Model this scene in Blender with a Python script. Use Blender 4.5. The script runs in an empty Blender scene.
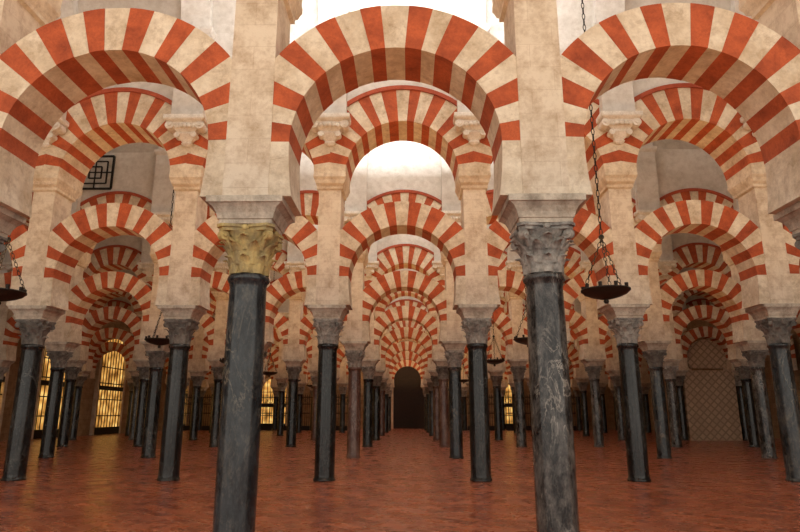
import bpy, bmesh, math, random
from mathutils import Vector, Matrix
random.seed(7)
scene = bpy.context.scene
scene.view_settings.view_transform = 'Standard'
scene.view_settings.look = 'None'
COL = scene.collection
S = 3.4; XM = -0.15; Y1 = 6.9; D = 7.1; NR = 8
YEND = Y1 + D*NR
def rowY(r): return Y1 + D*(r-1)
def colX(j): return XM + S*(j-0.5)      # j=0 -> -1.85, j=1 -> 1.55
WL = colX(-6); WR = colX(7)             # side walls
# ------------------------------------------------------------- materials
def new_mat(name):
    m = bpy.data.materials.new(name); m.use_nodes = True
    nt = m.node_tree; b = nt.nodes['Principled BSDF']
    return m, nt, b
def N(nt, t, **kw):
    n = nt.nodes.new(t)
    for k, v in kw.items(): setattr(n, k, v)
    return n
def ramp(nt, fac, stops):
    r = N(nt, 'ShaderNodeValToRGB')
    el = r.color_ramp.elements
    while len(el) < len(stops): el.new(0.5)
    for e, (p, c) in zip(el, stops):
        e.position = p; e.color = (*c, 1)
    nt.links.new(fac, r.inputs[0]); return r.outputs[0]
def pos(nt):
    return N(nt, 'ShaderNodeNewGeometry').outputs['Position']
def noise(nt, vec, scale, detail=5, rough=.6, dist=0):
    n = N(nt, 'ShaderNodeTexNoise'); n.inputs['Scale'].default_value = scale
    n.inputs['Detail'].default_value = detail; n.inputs['Roughness'].default_value = rough
    n.inputs['Distortion'].default_value = dist
    nt.links.new(vec, n.inputs['Vector']); return n.outputs['Fac']
def mixc(nt, fac, a, b, mode='MIX'):
    m = N(nt, 'ShaderNodeMix', data_type='RGBA', blend_type=mode)
    for s, v in ((m.inputs[0], fac), (m.inputs[6], a), (m.inputs[7], b)):
        if isinstance(v, (int, float)): s.default_value = v
        elif isinstance(v, tuple): s.default_value = (*v, 1)
        else: nt.links.new(v, s)
    return m.outputs[2]
def bump(nt, b, h, strength=.3, dist=.02):
    bp = N(nt, 'ShaderNodeBump'); bp.inputs['Strength'].default_value = strength
    bp.inputs['Distance'].default_value = dist
    nt.links.new(h, bp.inputs['Height']); nt.links.new(bp.outputs[0], b.inputs['Normal'])
def stone(name, dark, light, rough=.85, sc=1.6, fine=14, bs=.35, grime=.5):
    m, nt, b = new_mat(name); p = pos(nt)
    c = ramp(nt, noise(nt, p, sc, 6, .65), [(.3, dark), (.62, light)])
    f = noise(nt, p, fine, 6, .7)
    c2 = mixc(nt, .35, c, ramp(nt, f, [(.35, (.55, .5, .45)), (.6, (1, 1, 1))]), 'MULTIPLY')
    g = noise(nt, p, 3.7, 9, .8, .4)
    c2 = mixc(nt, grime, c2, ramp(nt, g, [(.36, (.50, .40, .31)), (.50, (1, 1, 1))]), 'MULTIPLY')
    nt.links.new(c2, b.inputs['Base Color']); b.inputs['Roughness'].default_value = rough
    bump(nt, b, f, bs, .02); return m
def masonry(name, dark, light, mortar, bw=.6, bh=.3, ms=.012):
    m, nt, b = new_mat(name); p = pos(nt)
    sep = N(nt, 'ShaderNodeSeparateXYZ'); nt.links.new(p, sep.inputs[0])
    ad = N(nt, 'ShaderNodeMath', operation='ADD'); nt.links.new(sep.outputs[0], ad.inputs[0]); nt.links.new(sep.outputs[1], ad.inputs[1])
    cb = N(nt, 'ShaderNodeCombineXYZ'); nt.links.new(ad.outputs[0], cb.inputs[0]); nt.links.new(sep.outputs[2], cb.inputs[1])
    br = N(nt, 'ShaderNodeTexBrick'); nt.links.new(cb.outputs[0], br.inputs['Vector'])
    br.inputs['Scale'].default_value = 1; br.inputs['Brick Width'].default_value = bw
    br.inputs['Row Height'].default_value = bh; br.inputs['Mortar Size'].default_value = ms
    br.inputs['Mortar Smooth'].default_value = .6
    br.inputs['Color1'].default_value = (*light, 1); br.inputs['Color2'].default_value = (*dark, 1)
    br.inputs['Mortar'].default_value = (*mortar, 1)
    n1 = noise(nt, p, 2.6, 8, .78)
    c = mixc(nt, .8, br.outputs['Color'], ramp(nt, n1, [(.34, (.55, .44, .34)), (.56, (1, 1, 1))]), 'MULTIPLY')
    nt.links.new(c, b.inputs['Base Color']); b.inputs['Roughness'].default_value = .85
    bump(nt, b, noise(nt, p, 18, 5, .75), .5, .02); return m
M_cream = stone('cream_stone', (.58, .45, .30), (.85, .755, .60), sc=2.2)
M_red = stone('red_brick', (.32, .060, .020), (.58, .125, .042), fine=30, sc=2.8)
M_pier = masonry('pier_masonry', (.74, .64, .50), (.80, .70, .56), (.66, .55, .42), .55, .30, .005)
M_plaster = stone('white_plaster', (.60, .56, .50), (.76, .73, .68), sc=.7, fine=5, bs=.08, grime=.2)
M_corbel = stone('carved_white_stone', (.68, .64, .57), (.90, .88, .82), sc=6, fine=30, bs=.5, grime=.2)
M_wall = masonry('wall_masonry', (.34, .22, .12), (.42, .29, .17), (.24, .16, .09), .7, .35)
M_impost = stone('impost_stone', (.34, .29, .23), (.68, .61, .50), sc=5, fine=30)
M_cap_grey = stone('capital_grey', (.13, .125, .12), (.50, .48, .43), sc=7, fine=35, bs=.7, rough=.6)
M_cap_dark = stone('capital_dark', (.08, .075, .07), (.27, .25, .22), sc=7, fine=35, bs=.7, rough=.6)
M_cap_gold = stone('capital_ochre', (.28, .23, .13), (.70, .54, .21), sc=5, fine=30, bs=.7, rough=.6)
M_moldred = stone('red_moulding', (.34, .062, .028), (.48, .10, .045))
def marble(name, dark, mid, vein, sc=1.0, vs=.5, off=0.0, pa=.25):
    m, nt, b = new_mat(name)
    mp = N(nt, 'ShaderNodeMapping'); mp.inputs['Scale'].default_value = (1, 1, .42); mp.inputs['Rotation'].default_value = (.15, .12, 0)
    nt.links.new(pos(nt), mp.inputs[0]); p = mp.outputs[0]
    a = noise(nt, p, 3.2*sc, 10, .76, .3)
    c = ramp(nt, a, [(.44-off, dark), (.70-off, mid)])
    v = noise(nt, p, 2.6*sc, 10, .62, .9)
    vr = ramp(nt, v, [(.478, (0, 0, 0)), (.496, (1, 1, 1)), (.502, (1, 1, 1)), (.52, (0, 0, 0))])
    gate = ramp(nt, noise(nt, p, 1.7, 3), [(.47, (0, 0, 0)), (.62, (1, 1, 1))])
    sp = ramp(nt, noise(nt, p, 20, 8, .85), [(.54, (0, 0, 0)), (.74, (1, 1, 1))])
    patch = ramp(nt, noise(nt, p, 2.4, 9, .82), [(.52, (0, 0, 0)), (.68, (1, 1, 1))])
    def mul(x, y):
        q = N(nt, 'ShaderNodeMath', operation='MULTIPLY'); nt.links.new(x, q.inputs[0])
        if isinstance(y, float): q.inputs[1].default_value = y
        else: nt.links.new(y, q.inputs[1])
        return q.outputs[0]
    c = mixc(nt, mul(mul(vr, gate), float(vs)), c, vein)
    c = mixc(nt, mul(patch, float(pa)), c, vein)
    c = mixc(nt, mul(sp, .40), c, vein)
    nt.links.new(c, b.inputs['Base Color']); b.inputs['Roughness'].default_value = .2
    return m
MB = {
 'dark': marble('marble_black', (.005, .006, .007), (.027, .030, .031), (.17, .17, .15)),
 'blue': marble('marble_blue_grey', (.010, .014, .018), (.060, .072, .080), (.32, .28, .21), 1.2, .5, .0, .30),
 'grey': marble('marble_grey', (.010, .010, .011), (.155, .148, .138), (.50, .46, .40), 2.2, .6, .0, .32),
 'pink': marble('marble_rose', (.09, .042, .032), (.20, .11, .08), (.42, .33, .27), 1.5),
}
def iron(name, col=(.012, .011, .01), met=.5):
    m, nt, b = new_mat(name); p = pos(nt)
    c = ramp(nt, noise(nt, p, 30), [(.3, col), (.7, tuple(x*2.0 for x in col))])
    nt.links.new(c, b.inputs['Base Color']); b.inputs['Roughness'].default_value = .5; b.inputs['Metallic'].default_value = met
    return m
M_iron = iron('black_iron'); M_bronze = iron('dark_bronze', (.014, .010, .007), .3)
# floor
m, nt, b = new_mat('terracotta_floor'); p = pos(nt)
mp = N(nt, 'ShaderNodeMapping'); mp.inputs['Rotation'].default_value = (0, 0, math.radians(45)); nt.links.new(p, mp.inputs[0])
br = N(nt, 'ShaderNodeTexBrick'); nt.links.new(mp.outputs[0], br.inputs['Vector'])
br.inputs['Scale'].default_value = 1; br.inputs['Brick Width'].default_value = .44; br.inputs['Row Height'].default_value = .22
br.inputs['Mortar Size'].default_value = .008; br.inputs['Mortar Smooth'].default_value = .3
br.inputs['Color1'].default_value = (.47, .135, .060, 1); br.inputs['Color2'].default_value = (.25, .062, .030, 1)
br.inputs['Mortar'].default_value = (.45, .21, .13, 1)
c = mixc(nt, .7, br.outputs['Color'], ramp(nt, noise(nt, p, .8, 7, .75), [(.3, (.58, .50, .46)), (.65, (1, 1, 1))]), 'MULTIPLY')
nt.links.new(c, b.inputs['Base Color'])
rr = N(nt, 'ShaderNodeMapRange'); nt.links.new(noise(nt, p, 2.5, 6, .7), rr.inputs[0]); rr.inputs[1].default_value = .3; rr.inputs[2].default_value = .7
rr.inputs[3].default_value = .16; rr.inputs[4].default_value = .38
nt.links.new(rr.outputs[0], b.inputs['Roughness']); bump(nt, b, br.outputs['Fac'], -.2, .003)
M_floor = m
m, nt, b = new_mat('gilded_glow'); p = pos(nt)
vo = N(nt, 'ShaderNodeTexVoronoi'); vo.inputs['Scale'].default_value = 1.6; nt.links.new(p, vo.inputs['Vector'])
c = ramp(nt, vo.outputs['Distance'], [(.05, (1.0, .66, .22)), (.45, (.62, .31, .07)), (.9, (.16, .06, .01))])
nt.links.new(c, b.inputs['Base Color']); nt.links.new(c, b.inputs['Emission Color']); b.inputs['Emission Strength'].default_value = 1.2
M_gold = m
m, nt, b = new_mat('lattice_glass')
nt.links.new(ramp(nt, noise(nt, pos(nt), 4), [(.3, (.38, .36, .33)), (.7, (.66, .64, .60))]), b.inputs['Base Color']); M_glass = m
m, nt, b = new_mat('dark_wood'); p = pos(nt)
nt.links.new(ramp(nt, noise(nt, p, 6), [(.3, (.007, .003, .002)), (.7, (.026, .010, .005))]), b.inputs['Base Color']); b.inputs['Roughness'].default_value = .5; M_wood = m
m, nt, b = new_mat('lattice_tile'); p = pos(nt)
mp = N(nt, 'ShaderNodeMapping'); mp.inputs['Rotation'].default_value = (0, math.radians(45), 0); nt.links.new(p, mp.inputs[0])
sp = N(nt, 'ShaderNodeSeparateXYZ'); nt.links.new(mp.outputs[0], sp.inputs[0])
cb = N(nt, 'ShaderNodeCombineXYZ'); nt.links.new(sp.outputs[0], cb.inputs[0]); nt.links.new(sp.outputs[2], cb.inputs[1])
br = N(nt, 'ShaderNodeTexBrick'); nt.links.new(cb.outputs[0], br.inputs['Vector']); br.offset = 0
br.inputs['Scale'].default_value = 1; br.inputs['Brick Width'].default_value = .30; br.inputs['Row Height'].default_value = .30
br.inputs['Mortar Size'].default_value = .04
br.inputs['Color1'].default_value = (.66, .51, .35, 1); br.inputs['Color2'].default_value = (.55, .41, .28, 1); br.inputs['Mortar'].default_value = (.40, .29, .20, 1)
nt.links.new(br.outputs['Color'], b.inputs['Base Color']); b.inputs['Roughness'].default_value = .7; M_lattice = m
# ------------------------------------------------------------- helpers
def finish(bm, name, mats, smooth=False, recalc=True):
    if recalc: bmesh.ops.recalc_face_normals(bm, faces=bm.faces)
    me = bpy.data.meshes.new(name); bm.to_mesh(me); bm.free()
    for mm in mats: me.materials.append(mm)
    if smooth:
        for f in me.polygons: f.use_smooth = True
    return me
def obj(name, me, loc=(0, 0, 0), parent=None, rot=None):
    o = bpy.data.objects.new(name, me); COL.objects.link(o)
    if parent: o.parent = parent
    o.location = loc
    if rot: o.rotation_euler = rot
    return o
def top(o, label, cat, group=None):
    o['label'] = label; o['category'] = cat
    if group: o['group'] = group
    return o
def struct(o, label=None, cat=None):
    o['kind'] = 'structure'
    if label: o['label'] = label
    if cat: o['category'] = cat
    return o
def box(bm, x0, x1, y0, y1, z0, z1, mi=0):
    v = [bm.verts.new((x, y, z)) for z in (z0, z1) for y in (y0, y1) for x in (x0, x1)]
    for f in ((0, 1, 3, 2), (4, 6, 7, 5), (0, 4, 5, 1), (2, 3, 7, 6), (0, 2, 6, 4), (1, 5, 7, 3)):
        bm.faces.new([v[i] for i in f]).material_index = mi
def prism(bm, pts, y0, y1, mi=0):
    a = [bm.verts.new((x, y0, z)) for x, z in pts]; c = [bm.verts.new((x, y1, z)) for x, z in pts]
    n = len(pts)
    bm.faces.new(a).material_index = mi; bm.faces.new(c[::-1]).material_index = mi
    for i in range(n):
        bm.faces.new((a[i], c[i], c[(i+1) % n], a[(i+1) % n])).material_index = mi
def loft_rect(bm, prof, cx=0, cy=0, mi=0, front=False):
    rings = []
    for hx, hy, z in prof:
        yb = 0 if front else hy
        rings.append([bm.verts.new((cx+a, cy+b_, z)) for a, b_ in ((-hx, -hy), (hx, -hy), (hx, yb), (-hx, yb))])
    for r0, r1 in zip(rings, rings[1:]):
        for i in range(4):
            bm.faces.new((r0[i], r0[(i+1) % 4], r1[(i+1) % 4], r1[i])).material_index = mi
    bm.faces.new(rings[0][::-1]); bm.faces.new(rings[-1])
def lathe(bm, prof, seg=32, mi=0, cx=0, cy=0):
    rings = [[bm.verts.new((cx+r*math.cos(2*math.pi*i/seg), cy+r*math.sin(2*math.pi*i/seg), z)) for i in range(seg)] for r, z in prof]
    for a, c in zip(rings, rings[1:]):
        for i in range(seg):
            bm.faces.new((a[i], a[(i+1) % seg], c[(i+1) % seg], c[i])).material_index = mi
    bm.faces.new(rings[0][::-1]); bm.faces.new(rings[-1])
def cyl(bm, p0, p1, r, seg=8, mi=0):
    p0 = Vector(p0); p1 = Vector(p1); d = (p1-p0); L = d.length
    q = Vector((0, 0, 1)).rotation_difference(d.normalized()).to_matrix().to_4x4()
    bmesh.ops.create_cone(bm, cap_ends=True, segments=seg, radius1=r, radius2=r, depth=L, matrix=Matrix.Translation((p0+p1)/2) @ q)
# ------------------------------------------------------------- part meshes
ZC0, ZC1, ZI1 = 2.95, 3.50, 3.80        # capital base / top / impost top
def mk_shaft(mat, r=.217, name='shaft'):
    bm = bmesh.new()
    lathe(bm, [(r+.022, 0), (r+.026, .02), (r+.022, .045), (r+.006, .06), (r+.002, .13), (r+.004, .9), (r+.002, 1.6), (r-.004, 2.4), (r-.010, 2.80),
               (r, 2.86), (r+.016, 2.875), (r+.024, 2.90), (r+.016, 2.93), (r-.004, 2.95)], 40)
    me = finish(bm, name, [mat], True); return me
def mk_capital(mat):
    bm = bmesh.new()
    R = lambda z: .20 + .02*(z/.48) + .09*(z/.48)**3
    lathe(bm, [(R(z), z) for z in [i*.48/10 for i in range(11)]], 32)
    for tier, (z0, h, n, off, out) in enumerate(((.0, .24, 8, 0, .075), (.10, .29, 8, .5, .10), (.26, .2, 8, 0, .07))):
        for k in range(n):
            a0 = 2*math.pi*(k+off)/n
            grid = []
            for i in range(7):
                t = i/6; z = z0+h*t - (.05 if i == 6 else 0)
                w = (.085)*(1-.55*t**3)*(.75+.5*math.sin(math.pi*min(1, t*1.1)))
                rr_ = R(min(z, .47)) + .018 + out*max(0, (t-.45)/.55)**1.8
                row = []
                for s in (-1, -.5, 0, .5, 1):
                    da = s*w/rr_; rad = rr_ + .018*(1-abs(s)) - .012*(abs(s) == 1)
                    row.append(bm.verts.new((rad*math.cos(a0+da), rad*math.sin(a0+da), z-.012*abs(s)*t)))
                grid.append(row)
            for i in range(6):
                for j in range(4):
                    bm.faces.new((grid[i][j], grid[i][j+1], grid[i+1][j+1], grid[i+1][j]))
    for k in range(4):      # corner volutes
        a = math.pi/4+k*math.pi/2; d = Vector((math.cos(a), math.sin(a), 0)); tn = Vector((-d.y, d.x, 0))
        c0 = d*.355+Vector((0, 0, .425))
        cyl(bm, c0-tn*.035, c0+tn*.035, .058, 14); cyl(bm, c0-tn*.05, c0+tn*.05, .022, 10)
        cyl(bm, d*.25+Vector((0, 0, .30)), c0+Vector((0, 0, .03)), .026, 8)
    pts = []
    for k in range(4):
        a = math.pi/4+k*math.pi/2
        for da in (-.12, .12): pts.append((.42*math.cos(a+da), .42*math.sin(a+da)))
        am = a+math.pi/4; pts.append((.275*math.cos(am), .275*math.sin(am)))
    for z0, z1, s in ((.475, .515, .93), (.515, .55, 1.0)):
        lo = [bm.verts.new((x*s, y*s, z0)) for x, y in pts]; hi = [bm.verts.new((x*s, y*s, z1)) for x, y in pts]
        bm.faces.new(lo[::-1]); bm.faces.new(hi)
        for i in range(12): bm.faces.new((lo[i], lo[(i+1) % 12], hi[(i+1) % 12], hi[i]))
    for k in range(4):
        a = k*math.pi/2
        bmesh.ops.create_icosphere(bm, subdivisions=2, radius=.045, matrix=Matrix.Translation((.28*math.cos(a), .28*math.sin(a), .505)))
    me = finish(bm, 'capital', [mat], False)
    return me
bm = bmesh.new()
loft_rect(bm, [(.30, .30, 0), (.30, .30, .05), (.315, .315, .055), (.33, .33, .12), (.36, .36, .18), (.41, .39, .22), (.43, .41, .225), (.43, .41, .30)])
ME_impost = finish(bm, 'impost', [M_impost])
ME_cap = {k: mk_capital(v) for k, v in (('grey', M_cap_grey), ('dark', M_cap_dark), ('gold', M_cap_gold))}
ME_shaft = {k: mk_shaft(v) for k, v in MB.items()}
# pier
PH = .26; PT = .375; ZU = 6.90
bm = bmesh.new()
loft_rect(bm, [(PH, PT, 0), (PH, PT, ZU-ZI1-.36)])
ME_pier = finish(bm, 'pier_body', [M_pier])
bm = bmesh.new()
loft_rect(bm, [(PH, PT, 0), (PH+.05, PT+.05, .03), (PH+.05, PT+.05, .09), (PH+.07, PT+.12, .14), (PH+.1, .52, .22), (PH+.12, .56, .28), (PH+.12, .56, .36)])
ME_piercap = finish(bm, 'pier_cornice', [M_cream])
# lower arch
RI, RO, ZA = 1.23, 1.81, 4.45
XP = S/2-PH
FI = .05
def inner(a):
    if a >= 0 and a <= math.pi: return RI*math.cos(a), RI*math.sin(a)
    s = 1 if math.cos(a) > 0 else -1
    dz = RI*math.sin(a); return s*(RI-FI*(dz/.65)**2), dz
def outer(a):
    c_, s_ = math.cos(a), math.sin(a)
    r = RO
    if abs(c_)*RO > XP: r = XP/abs(c_)
    return r*c_, r*s_
def mk_lower(seed):
    rnd = random.Random(seed); bm = bmesh.new(); n = 21; w = math.radians(9.35)
    edges = [math.pi/2+(i-n/2)*w + (rnd.uniform(-.020, .020) if 0 < i < n else 0) for i in range(n+1)]
    for i in range(n):
        a0, a1 = edges[i], edges[i+1]; red = (abs(i-10) % 2 == 1)
        aa = [a0+(a1-a0)*t/5 for t in range(6)]
        pts = [inner(a) for a in aa]+[outer(a) for a in aa[::-1]]
        t = .36+rnd.uniform(0, .010)+(.004 if red else 0)
        prism(bm, pts, -t, t, 1 if red else 0)
    for s in (1, -1):
        a0 = edges[0]
        ix, iz = inner(a0); ox, oz = outer(a0)
        pts = []
        for i in range(9):
            dz = iz+(-.65-iz)*i/8; pts.append((s*(RI-FI*(dz/.65)**2), dz))
        pts += [(s*XP, -.65), (s*XP, oz)]
        prism(bm, pts, -.365, .365, 0)
    return finish(bm, 'horseshoe_arch', [M_cream, M_red])
ME_low = [mk_lower(i) for i in range(4)]
# upper arch
RUI, RUO, TU = 1.33, 2.15, .55
def mk_upper(seed):
    rnd = random.Random(seed+50); bm = bmesh.new(); n = 21; w = math.pi/n; XU = S/2
    edges = [i*w + (rnd.uniform(-.014, .014) if 0 < i < n else 0) for i in range(n+1)]
    def out(a):
        c_, s_ = math.cos(a), math.sin(a); r = RUO
        if abs(c_)*r > XU: r = XU/abs(c_)
        return r*c_, r*s_
    for i in range(n):
        red = (abs(i-10) % 2 == 1); a0, a1 = edges[i], edges[i+1]
        aa = [a0+(a1-a0)*t/5 for t in range(6)]
        t = TU+rnd.uniform(0, .006)+(.004 if red else 0)
        prism(bm, [(RUI*math.cos(a), RUI*math.sin(a)) for a in aa]+[out(a) for a in aa[::-1]], -t, t, 1 if red else 0)
    return finish(bm, 'round_arch', [M_cream, M_red])
ME_up = [mk_upper(i) for i in range(4)]
def mk_mold():
    bm = bmesh.new(); a0 = math.acos((S/2-.02)/(RUO+.10)); n = 30
    aa = [a0+(math.pi-2*a0)*i/n for i in range(n+1)]
    for i in range(n):
        q = [((RUO+d)*math.cos(a), (RUO+d)*math.sin(a)) for a, d in ((aa[i], .0), (aa[i+1], .0), (aa[i+1], .10), (aa[i], .10))]
        prism(bm, q, -TU-.05, -TU+.03, 0)
    bmesh.ops.remove_doubles(bm, verts=bm.verts, dist=.0001)
    return finish(bm, 'moulding', [M_moldred])
ME_mold = mk_mold()
# corbel + pilaster
bm = bmesh.new()
loft_rect(bm, [(.06, .05, 0), (.13, .10, .05), (.10, .09, .09), (.20, .16, .18), (.24, .22, .25), (.20, .20, .29), (.30, .27, .38), (.36, .33, .45), (.34, .32, .49), (.46, .40, .53), (.48, .42, .56), (.48, .42, .65)], front=True)
for s in (-1, 1):
    cyl(bm, (s*.36, -.34, .42), (s*.36, -.05, .42), .10, 16)
    cyl(bm, (s*.36, -.37, .42), (s*.36, -.33, .42), .045, 12)
    cyl(bm, (s*.20, -.24, .22), (s*.20, -.04, .22), .07, 14)
for k in range(-2, 3):
    bmesh.ops.create_icosphere(bm, subdivisions=2, radius=.055, matrix=Matrix.Translation((k*.1, -.33+.02*abs(k), .40)))
ME_corbel = finish(bm, 'bracket', [M_corbel])
bm = bmesh.new()
loft_rect(bm, [(.38, .24, 0), (.38, .24, 2.22), (.42, .28, 2.25), (.46, .32, 2.32), (.46, .32, 2.40)], front=True)
ME_pil = finish(bm, 'pilaster', [M_plaster])
# ------------------------------------------------------------- columns & arches
def cols(r):
    return {1: range(-1, 3), 2: range(-3, 5), 3: range(-4, 6)}.get(r, range(-5, 7))
kinds = ['dark', 'blue', 'dark', 'dark', 'grey', 'pink', 'blue']
over = {(1, 0): ('blue', 'gold'), (1, 1): ('grey', 'grey'), (2, 0): ('dark', 'grey'), (2, 1): ('dark', 'grey'), (2, -1): ('dark', 'dark'), (2, 2): ('dark', 'grey'),
        (2, -2): ('dark', 'dark'), (2, 3): ('blue', 'dark'), (3, 0): ('pink', 'grey'), (3, 1): ('blue', 'grey'), (4, 0): ('dark', 'grey'), (4, 1): ('pink', 'dark'), (3, 2): ('pink', 'grey'),
        (3, -1): ('dark', 'dark'), (3, -2): ('dark', 'dark'), (3, 3): ('blue', 'dark'), (4, -2): ('dark', 'dark'), (4, -3): ('dark', 'dark'), (3, -3): ('dark', 'dark')}
words = {'dark': 'near-black polished marble', 'blue': 'veined blue-grey marble', 'grey': 'mottled dark and light grey marble', 'pink': 'rose-brown marble'}
cw = {'grey': 'a weathered grey leaf-carved capital', 'dark': 'a dark leaf-carved capital', 'gold': 'an ochre-stained carved capital'}
rnd = random.Random(3)
for r in range(1, NR+1):
    for j in cols(r):
        kd, ck = over.get((r, j), (rnd.choice(kinds), rnd.choice(['grey', 'dark', 'dark'])))
        e = obj('column', None, (colX(j), rowY(r), 0)); e.empty_display_size = .3
        top(e, '%s column with %s' % (words[kd], cw[ck]), 'column', 'marble columns of the arcades')
        obj('shaft', ME_shaft[kd], parent=e)
        obj('capital', ME_cap[ck], (0, 0, ZC0), e)
        obj('impost', ME_impost, (0, 0, ZC1), e)
        q = obj('masonry_pier', None, (colX(j), rowY(r), ZI1)); q.empty_display_size = .3
        top(q, 'tall cream stone block pier standing on a column', 'pier', 'stone piers above the columns')
        obj('pier_body', ME_pier, parent=q); obj('pier_cornice', ME_piercap, (0, 0, ZU-ZI1-.36), q)
        if r > 1:
            k_ = obj('wall_corbel', ME_corbel, (colX(j), rowY(r)-TU-.008, 7.58))
            top(k_, 'carved white stone scroll corbel carrying a plaster pilaster', 'corbel', 'scroll corbels between upper arches')
            obj('pilaster', ME_pil, (0, 0, .65), k_)
    js = list(cols(r)); bays = [XM+S*j for j in range(js[0], js[-1])]
    if r >= 4: bays = [bays[0]-S]+bays+[bays[-1]+S]
    for bi, x in enumerate(bays):
        a = obj('horseshoe_arch', ME_low[rnd.randrange(4)], (x, rowY(r), ZA))
        top(a, 'horseshoe arch of alternating red brick and cream stone voussoirs', 'arch', 'lower tier striped horseshoe arches')
        a = obj('round_arch', ME_up[rnd.randrange(4)], (x, rowY(r), ZU))
        top(a, 'upper round arch with red and cream voussoirs and red moulding', 'arch', 'upper tier striped round arches')
        if r > 1: obj('moulding', ME_mold, parent=a)
    bm = bmesh.new(); ZT = 13.6; n = 24
    for x in bays:
        xs = [-S/2+S*i/n for i in range(n+1)]
        pts = [(x+u, ZU+math.sqrt(RUO**2-u*u)) for u in xs]+[(x+S/2, ZT), (x-S/2, ZT)]
        prism(bm, pts, rowY(r)-TU, rowY(r)+TU)
    o = struct(obj('wall_upper', finish(bm, 'wall_upper', [M_plaster])), 'white plaster wall above the striped arches', 'wall')
# ------------------------------------------------------------- room shell
bm = bmesh.new(); box(bm, WL-.6, WR+.6, -7.3, YEND+.6, -.3, 0)
struct(obj('floor', finish(bm, 'floor', [M_floor])), 'reddish terracotta tiled floor laid diagonally', 'floor')
YN0 = rowY(0)
for sname, x0, x1 in (('wall_left', WL-.5, WL), ('wall_right', WR, WR+.5)):
    bm = bmesh.new(); box(bm, x0, x1, YN0, YEND+.5, 0, 13.6)
    struct(obj(sname, finish(bm, sname, [M_wall])), 'tan stone side wall', 'wall')
bm = bmesh.new(); box(bm, WL, WR, YEND, YEND+.5, 0, 13.6); box(bm, WL, WR, YEND-TU, YEND, 10.6, 13.6)
struct(obj('wall_back', finish(bm, 'wall_back', [M_wall])), 'tan stone end wall', 'wall')
ZV = 10.65; RV = D/2-TU
for i in range(0, NR+1):
    yc = rowY(i)+D/2
    bm = bmesh.new(); n = 20
    def arc(t, rr): return (rr*math.cos(t), ZV+rr*.85*math.sin(t))
    A = [arc(math.pi*k/n, RV) for k in range(n+1)]; B = [arc(math.pi*k/n, RV+.25) for k in range(n+1)]
    va = [[bm.verts.new((x, yc+y, z)) for y, z in P] for x in (WL, WR) for P in (A, B)]
    for k in range(n):
        bm.faces.new((va[0][k], va[0][k+1], va[2][k+1], va[2][k])); bm.faces.new((va[1][k], va[3][k], va[3][k+1], va[1][k+1]))
        bm.faces.new((va[0][k], va[1][k], va[1][k+1], va[0][k+1])); bm.faces.new((va[2][k], va[2][k+1], va[3][k+1], va[3][k]))
    o = struct(obj('ceiling', finish(bm, 'ceiling', [M_plaster], True)), 'white plaster barrel vault over an aisle', 'ceiling')
    bm = bmesh.new()
    C = [arc(math.pi*k/n, RV-.22) for k in range(n+1)]
    for j in cols(min(i+1, NR)):
        for k in range(n):
            quad = [(A[k]), (A[k+1]), (C[k+1]), (C[k])]
            vv = [[bm.verts.new((colX(j)+sx, yc+y, z)) for y, z in quad] for sx in (-.36, .36)]
            bm.faces.new(vv[0]); bm.faces.new(vv[1][::-1])
            for q in range(4): bm.faces.new((vv[0][q], vv[1][q], vv[1][(q+1) % 4], vv[0][(q+1) % 4]))
    bmesh.ops.remove_doubles(bm, verts=bm.verts, dist=.0005)
    struct(obj('trim_%d' % (i+1), finish(bm, 'vault_ribs', [M_plaster])), 'plaster ribs across the barrel vault', 'vault ribs')
def arched(w, h, n=16):
    r = w/2
    return [(-r, 0), (r, 0)]+[(r*math.cos(math.pi*k/n), h-r+r*math.sin(math.pi*k/n)) for k in range(n+1)]
wn = 0
def arch_win(w, h, loc, rotz, label, bars=9):
    global wn; wn += 1
    e = obj('window_%d' % wn, None, loc, rot=(0, 0, rotz)); struct(e, label, 'window')
    bm = bmesh.new(); prism(bm, arched(w, h), -.06, -.02); o = obj('lit_panel', finish(bm, 'lit_panel', [M_gold]), parent=e)
    bm = bmesh.new(); P = arched(w, h); Q = arched(w+.5, h+.25)
    P = P[1:-1]+[P[-1], P[0]]; Q = Q[1:-1]+[Q[-1], Q[0]]
    for k in range(len(P)-1):
        prism(bm, [P[k], P[k+1], Q[k+1], Q[k]], -.22, -.01)
    obj('frame', finish(bm, 'frame', [M_cream]), parent=e)
    bm = bmesh.new()
    for k in range(bars):
        x = -w/2+w*(k+.5)/bars; zt = h-w/2+math.sqrt(max(0, (w/2)**2-x*x))
        cyl(bm, (x, -.14, 0), (x, -.14, zt), .035, 6)
    z = .15
    while z < h-w/2+.1:
        cyl(bm, (-w/2, -.14, z), (w/2, -.14, z), .04, 6); z += 1.15
    box(bm, -w/2, w/2, -.20, -.08, 0, .5)
    box(bm, -w/2, w/2, -.20, -.08, h*.42, h*.42+.3)
    obj('iron_grille', finish(bm, 'iron_grille', [M_iron]), parent=e)
for r in range(4, 9):
    yy = rowY(r)+D/2
    arch_win(3.8, 7.4, (WL, yy, 0), math.pi/2, 'golden lit arched opening behind black iron grille')
for k in (-5, -4, 3):
    arch_win(2.5, 5.0, (XM+S*k, YEND, 0), 0, 'golden lit arched opening behind black iron grille', 7)
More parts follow.
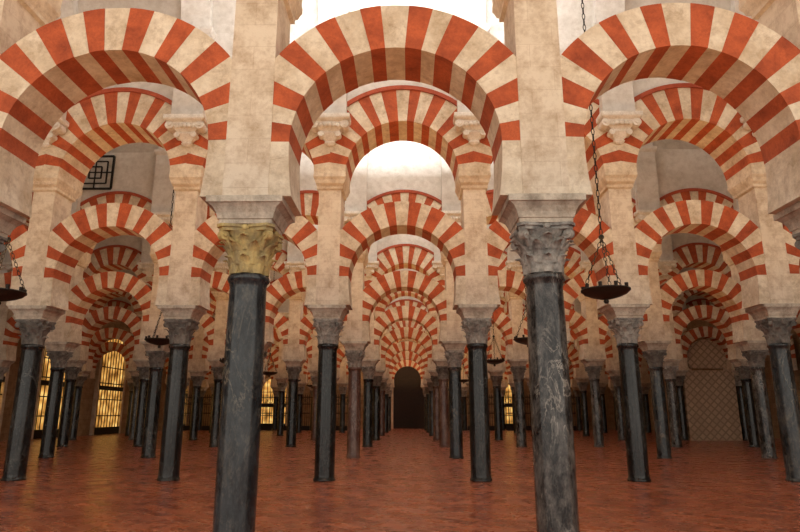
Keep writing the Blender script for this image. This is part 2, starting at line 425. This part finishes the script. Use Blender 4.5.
# iron screens between far columns
bm = bmesh.new(); hw = S/2-.26
nb = 15
for k in range(nb):
    x = -hw+2*hw*(k+.5)/nb; cyl(bm, (x, 0, .35), (x, 0, 3.0), .022, 6)
    bmesh.ops.create_cone(bm, cap_ends=True, segments=6, radius1=.045, radius2=0, depth=.22, matrix=Matrix.Translation((x, 0, 3.1)))
for z in (.35, 1.5, 2.3, 2.9): box(bm, -hw, hw, -.04, .04, z-.04, z+.04)
box(bm, -hw, hw, -.06, .06, 0, .31)
for k in range(6):
    x = -hw+2*hw*(k+.5)/6
    for t in range(10):
        a0, a1 = 2*math.pi*t/10, 2*math.pi*(t+1)/10
        cyl(bm, (x+.2*math.cos(a0), 0, 2.6+.2*math.sin(a0)), (x+.2*math.cos(a1), 0, 2.6+.2*math.sin(a1)), .018, 5)
ME_screen = finish(bm, 'iron_screen', [M_iron])
for k in (-6, -5, -4, -3, -2, 2, 3, 4):
    top(obj('iron_screen', ME_screen, (XM+S*k, rowY(8), 0)), 'tall black wrought iron railing screen between columns', 'iron screen', 'iron screens between the far columns')
# portal
e = obj('door_1', None, (XM+.15, YEND, 0)); struct(e, 'dark timber double door in a tall arched stone portal', 'door')
PH_ = 7.1
bm = bmesh.new(); prism(bm, arched(3.2, PH_), -.08, -.01)
box(bm, -.04, .04, -.14, -.08, 0, PH_-.1); box(bm, -1.55, 1.55, -.16, -.08, 4.9, 5.15)
for s in (-1, 1):
    for z in (.4, 1.5, 2.6, 3.7):
        for x in (.2, .88): box(bm, min(s*x, s*(x+.52)), max(s*x, s*(x+.52)), -.12, -.08, z, z+.85)
obj('door_leaf', finish(bm, 'door_leaf', [M_wood]), parent=e)
bm = bmesh.new(); P = arched(3.2, PH_, 18); Q = arched(4.7, PH_+.75, 18); P = P[1:]+[P[0]]; Q = Q[1:]+[Q[0]]
for k in range(len(P)-1): prism(bm, [P[k], P[k+1], Q[k+1], Q[k]], -.25, -.01, k % 2 if 0 < k < len(P)-2 else 0)
obj('portal_surround', finish(bm, 'portal_surround', [M_cream, M_red]), parent=e)
# lattice infill in row 5
bm = bmesh.new(); xx0, xx1 = colX(5)+.28, colX(6)-.28; box(bm, xx0, xx1, rowY(5)-.1, rowY(5)+.1, 0, 3.8)
box(bm, xx0, xx1, rowY(5)-.16, rowY(5)-.1, 3.55, 3.8); box(bm, xx0, xx1, rowY(5)-.14, rowY(5)-.1, 0, .9)
pts = [((1.1)*math.cos(t), ZA+1.1*math.sin(t)) for t in [(-.5+i*(math.pi+1)/20) for i in range(21)]]
prism(bm, [(x+(xx0+xx1)/2, z) for x, z in pts], rowY(5)-.08, rowY(5)+.08)
struct(obj('wall_lattice', finish(bm, 'wall_lattice', [M_lattice])), 'beige diamond-tiled infill wall between two columns', 'wall')
# framed square window on an upper wall
e = obj('window_20', None, (-11.25, rowY(3)-TU-.01, 9.85)); struct(e, 'square dark-framed geometric lattice window', 'window')
bm = bmesh.new()
box(bm, -.62, .62, -.05, 0, -.62, .62, 0)
obj('glass', finish(bm, 'glass', [M_glass]), parent=e)
bm = bmesh.new()
for s in (.62, .42, .22):
    for sg in (-1, 1):
        wd = .035 if s > .6 else .02
        box(bm, -s, s, -.1, -.05, sg*s-wd, sg*s+wd); box(bm, sg*s-wd, sg*s+wd, -.1, -.05, -s, s)
box(bm, -.6, .6, -.1, -.05, -.015, .015); box(bm, -.015, .015, -.1, -.05, -.6, .6)
obj('lattice', finish(bm, 'lattice', [M_iron]), parent=e)
# ------------------------------------------------------------- hanging lamps
bm = bmesh.new()
lathe(bm, [(.03, -.17), (.05, -.13), (.03, -.10), (.12, -.085), (.26, -.045), (.36, .0), (.40, .045), (.415, .05), (.415, .075), (.38, .075), (.34, .03), (.22, -.02), (.02, -.03)], 40)
ME_bowl = finish(bm, 'lamp_bowl', [M_bronze], True)
bm = bmesh.new()
lathe(bm, [(.018, .06), (.03, .08), (.034, .15)], 10)
ME_cup = finish(bm, 'oil_cup', [M_bronze])
def chain(bm, p0, p1, L=.13, r=.012):
    p0 = Vector(p0); p1 = Vector(p1); d = p1-p0; n = max(2, int(d.length/(L*.8)))
    q = Vector((0, 0, 1)).rotation_difference(d.normalized()).to_matrix().to_4x4()
    for i in range(n):
        c = p0+d*((i+.5)/n); M = Matrix.Translation(c) @ q @ Matrix.Rotation((i % 2)*math.pi/2, 4, 'Z')
        ring = []
        for a in range(8):
            t = 2*math.pi*a/8; cx, cz = .026*math.cos(t), (L/2)*math.sin(t)
            ring.append([bm.verts.new(M @ Vector((cx+r*math.cos(u)*math.cos(t), r*math.sin(u), cz+r*math.cos(u)*math.sin(t)))) for u in (0, math.pi/2, math.pi, 3*math.pi/2)])
        for a in range(8):
            b_ = (a+1) % 8
            for u in range(4): bm.faces.new((ring[a][u], ring[b_][u], ring[b_][(u+1) % 4], ring[a][(u+1) % 4]))
bm = bmesh.new()
for k in range(3):
    a = 2*math.pi*k/3+.4; chain(bm, (.39*math.cos(a), .39*math.sin(a), .07), (0, 0, 1.0), .10, .007)
bmesh.ops.create_icosphere(bm, subdivisions=2, radius=.05, matrix=Matrix.Translation((0, 0, 1.02)))
chain(bm, (0, 0, 1.05), (0, 0, 10.0), .15, .009)
ME_chain = finish(bm, 'lamp_chain', [M_iron])
LZ = 3.42
for i in range(1, NR):
    yc = rowY(i)+D/2
    for k in (-2, 1):
        x = XM+S*k+(-.22 if k < 0 else .15)
        e = obj('hanging_lamp', None, (x, yc, LZ)); e.empty_display_size = .2
        top(e, 'dark bronze bowl lamp hanging on a long iron chain', 'hanging lamp', 'hanging bowl lamps')
        obj('lamp_bowl', ME_bowl, parent=e); obj('lamp_chain', ME_chain, parent=e)
        if i < 4:
            for c_ in range(9):
                a = 2*math.pi*c_/9; obj('oil_cup', ME_cup, (.37*math.cos(a), .37*math.sin(a), 0), e)
# ------------------------------------------------------------- lights
def area(loc, sx, sy, power, col, rot=(math.pi, 0, 0)):
    l = bpy.data.lights.new('area_light', 'AREA'); l.shape = 'RECTANGLE'; l.size = sx; l.size_y = sy; l.energy = power; l.color = col
    o = bpy.data.objects.new('area_light', l); COL.objects.link(o); o.location = loc; o.rotation_euler = rot
W = WR-WL
for i in range(0, NR+1):
    yc = rowY(i)+D/2
    area((XM, yc, 9.6), 6.0, 3.0, 180 if i == 0 else (620 if i < 4 else 380), (.97, .985, 1))
    area(((WL+WR)/2, yc, 9.5), W-4, 2.0, 130, (1, .88, .72))
    area((XM, yc, 3.9), 22, .8, 250 if i < 7 else 430, (1, .55, .20))
w = bpy.data.worlds.new('World'); scene.world = w; w.use_nodes = True
w.node_tree.nodes['Background'].inputs[0].default_value = (1, .92, .81, 1); w.node_tree.nodes['Background'].inputs[1].default_value = 1.38
# ------------------------------------------------------------- camera
cd = bpy.data.cameras.new('Camera'); cam = bpy.data.objects.new('Camera', cd); COL.objects.link(cam)
cam.location = (0, 0, 1.4); cam.rotation_euler = (math.radians(90+13.6), 0, math.radians(.84))
cd.sensor_width = 36; cd.lens = 36*613/800; cd.clip_end = 300
scene.camera = cam
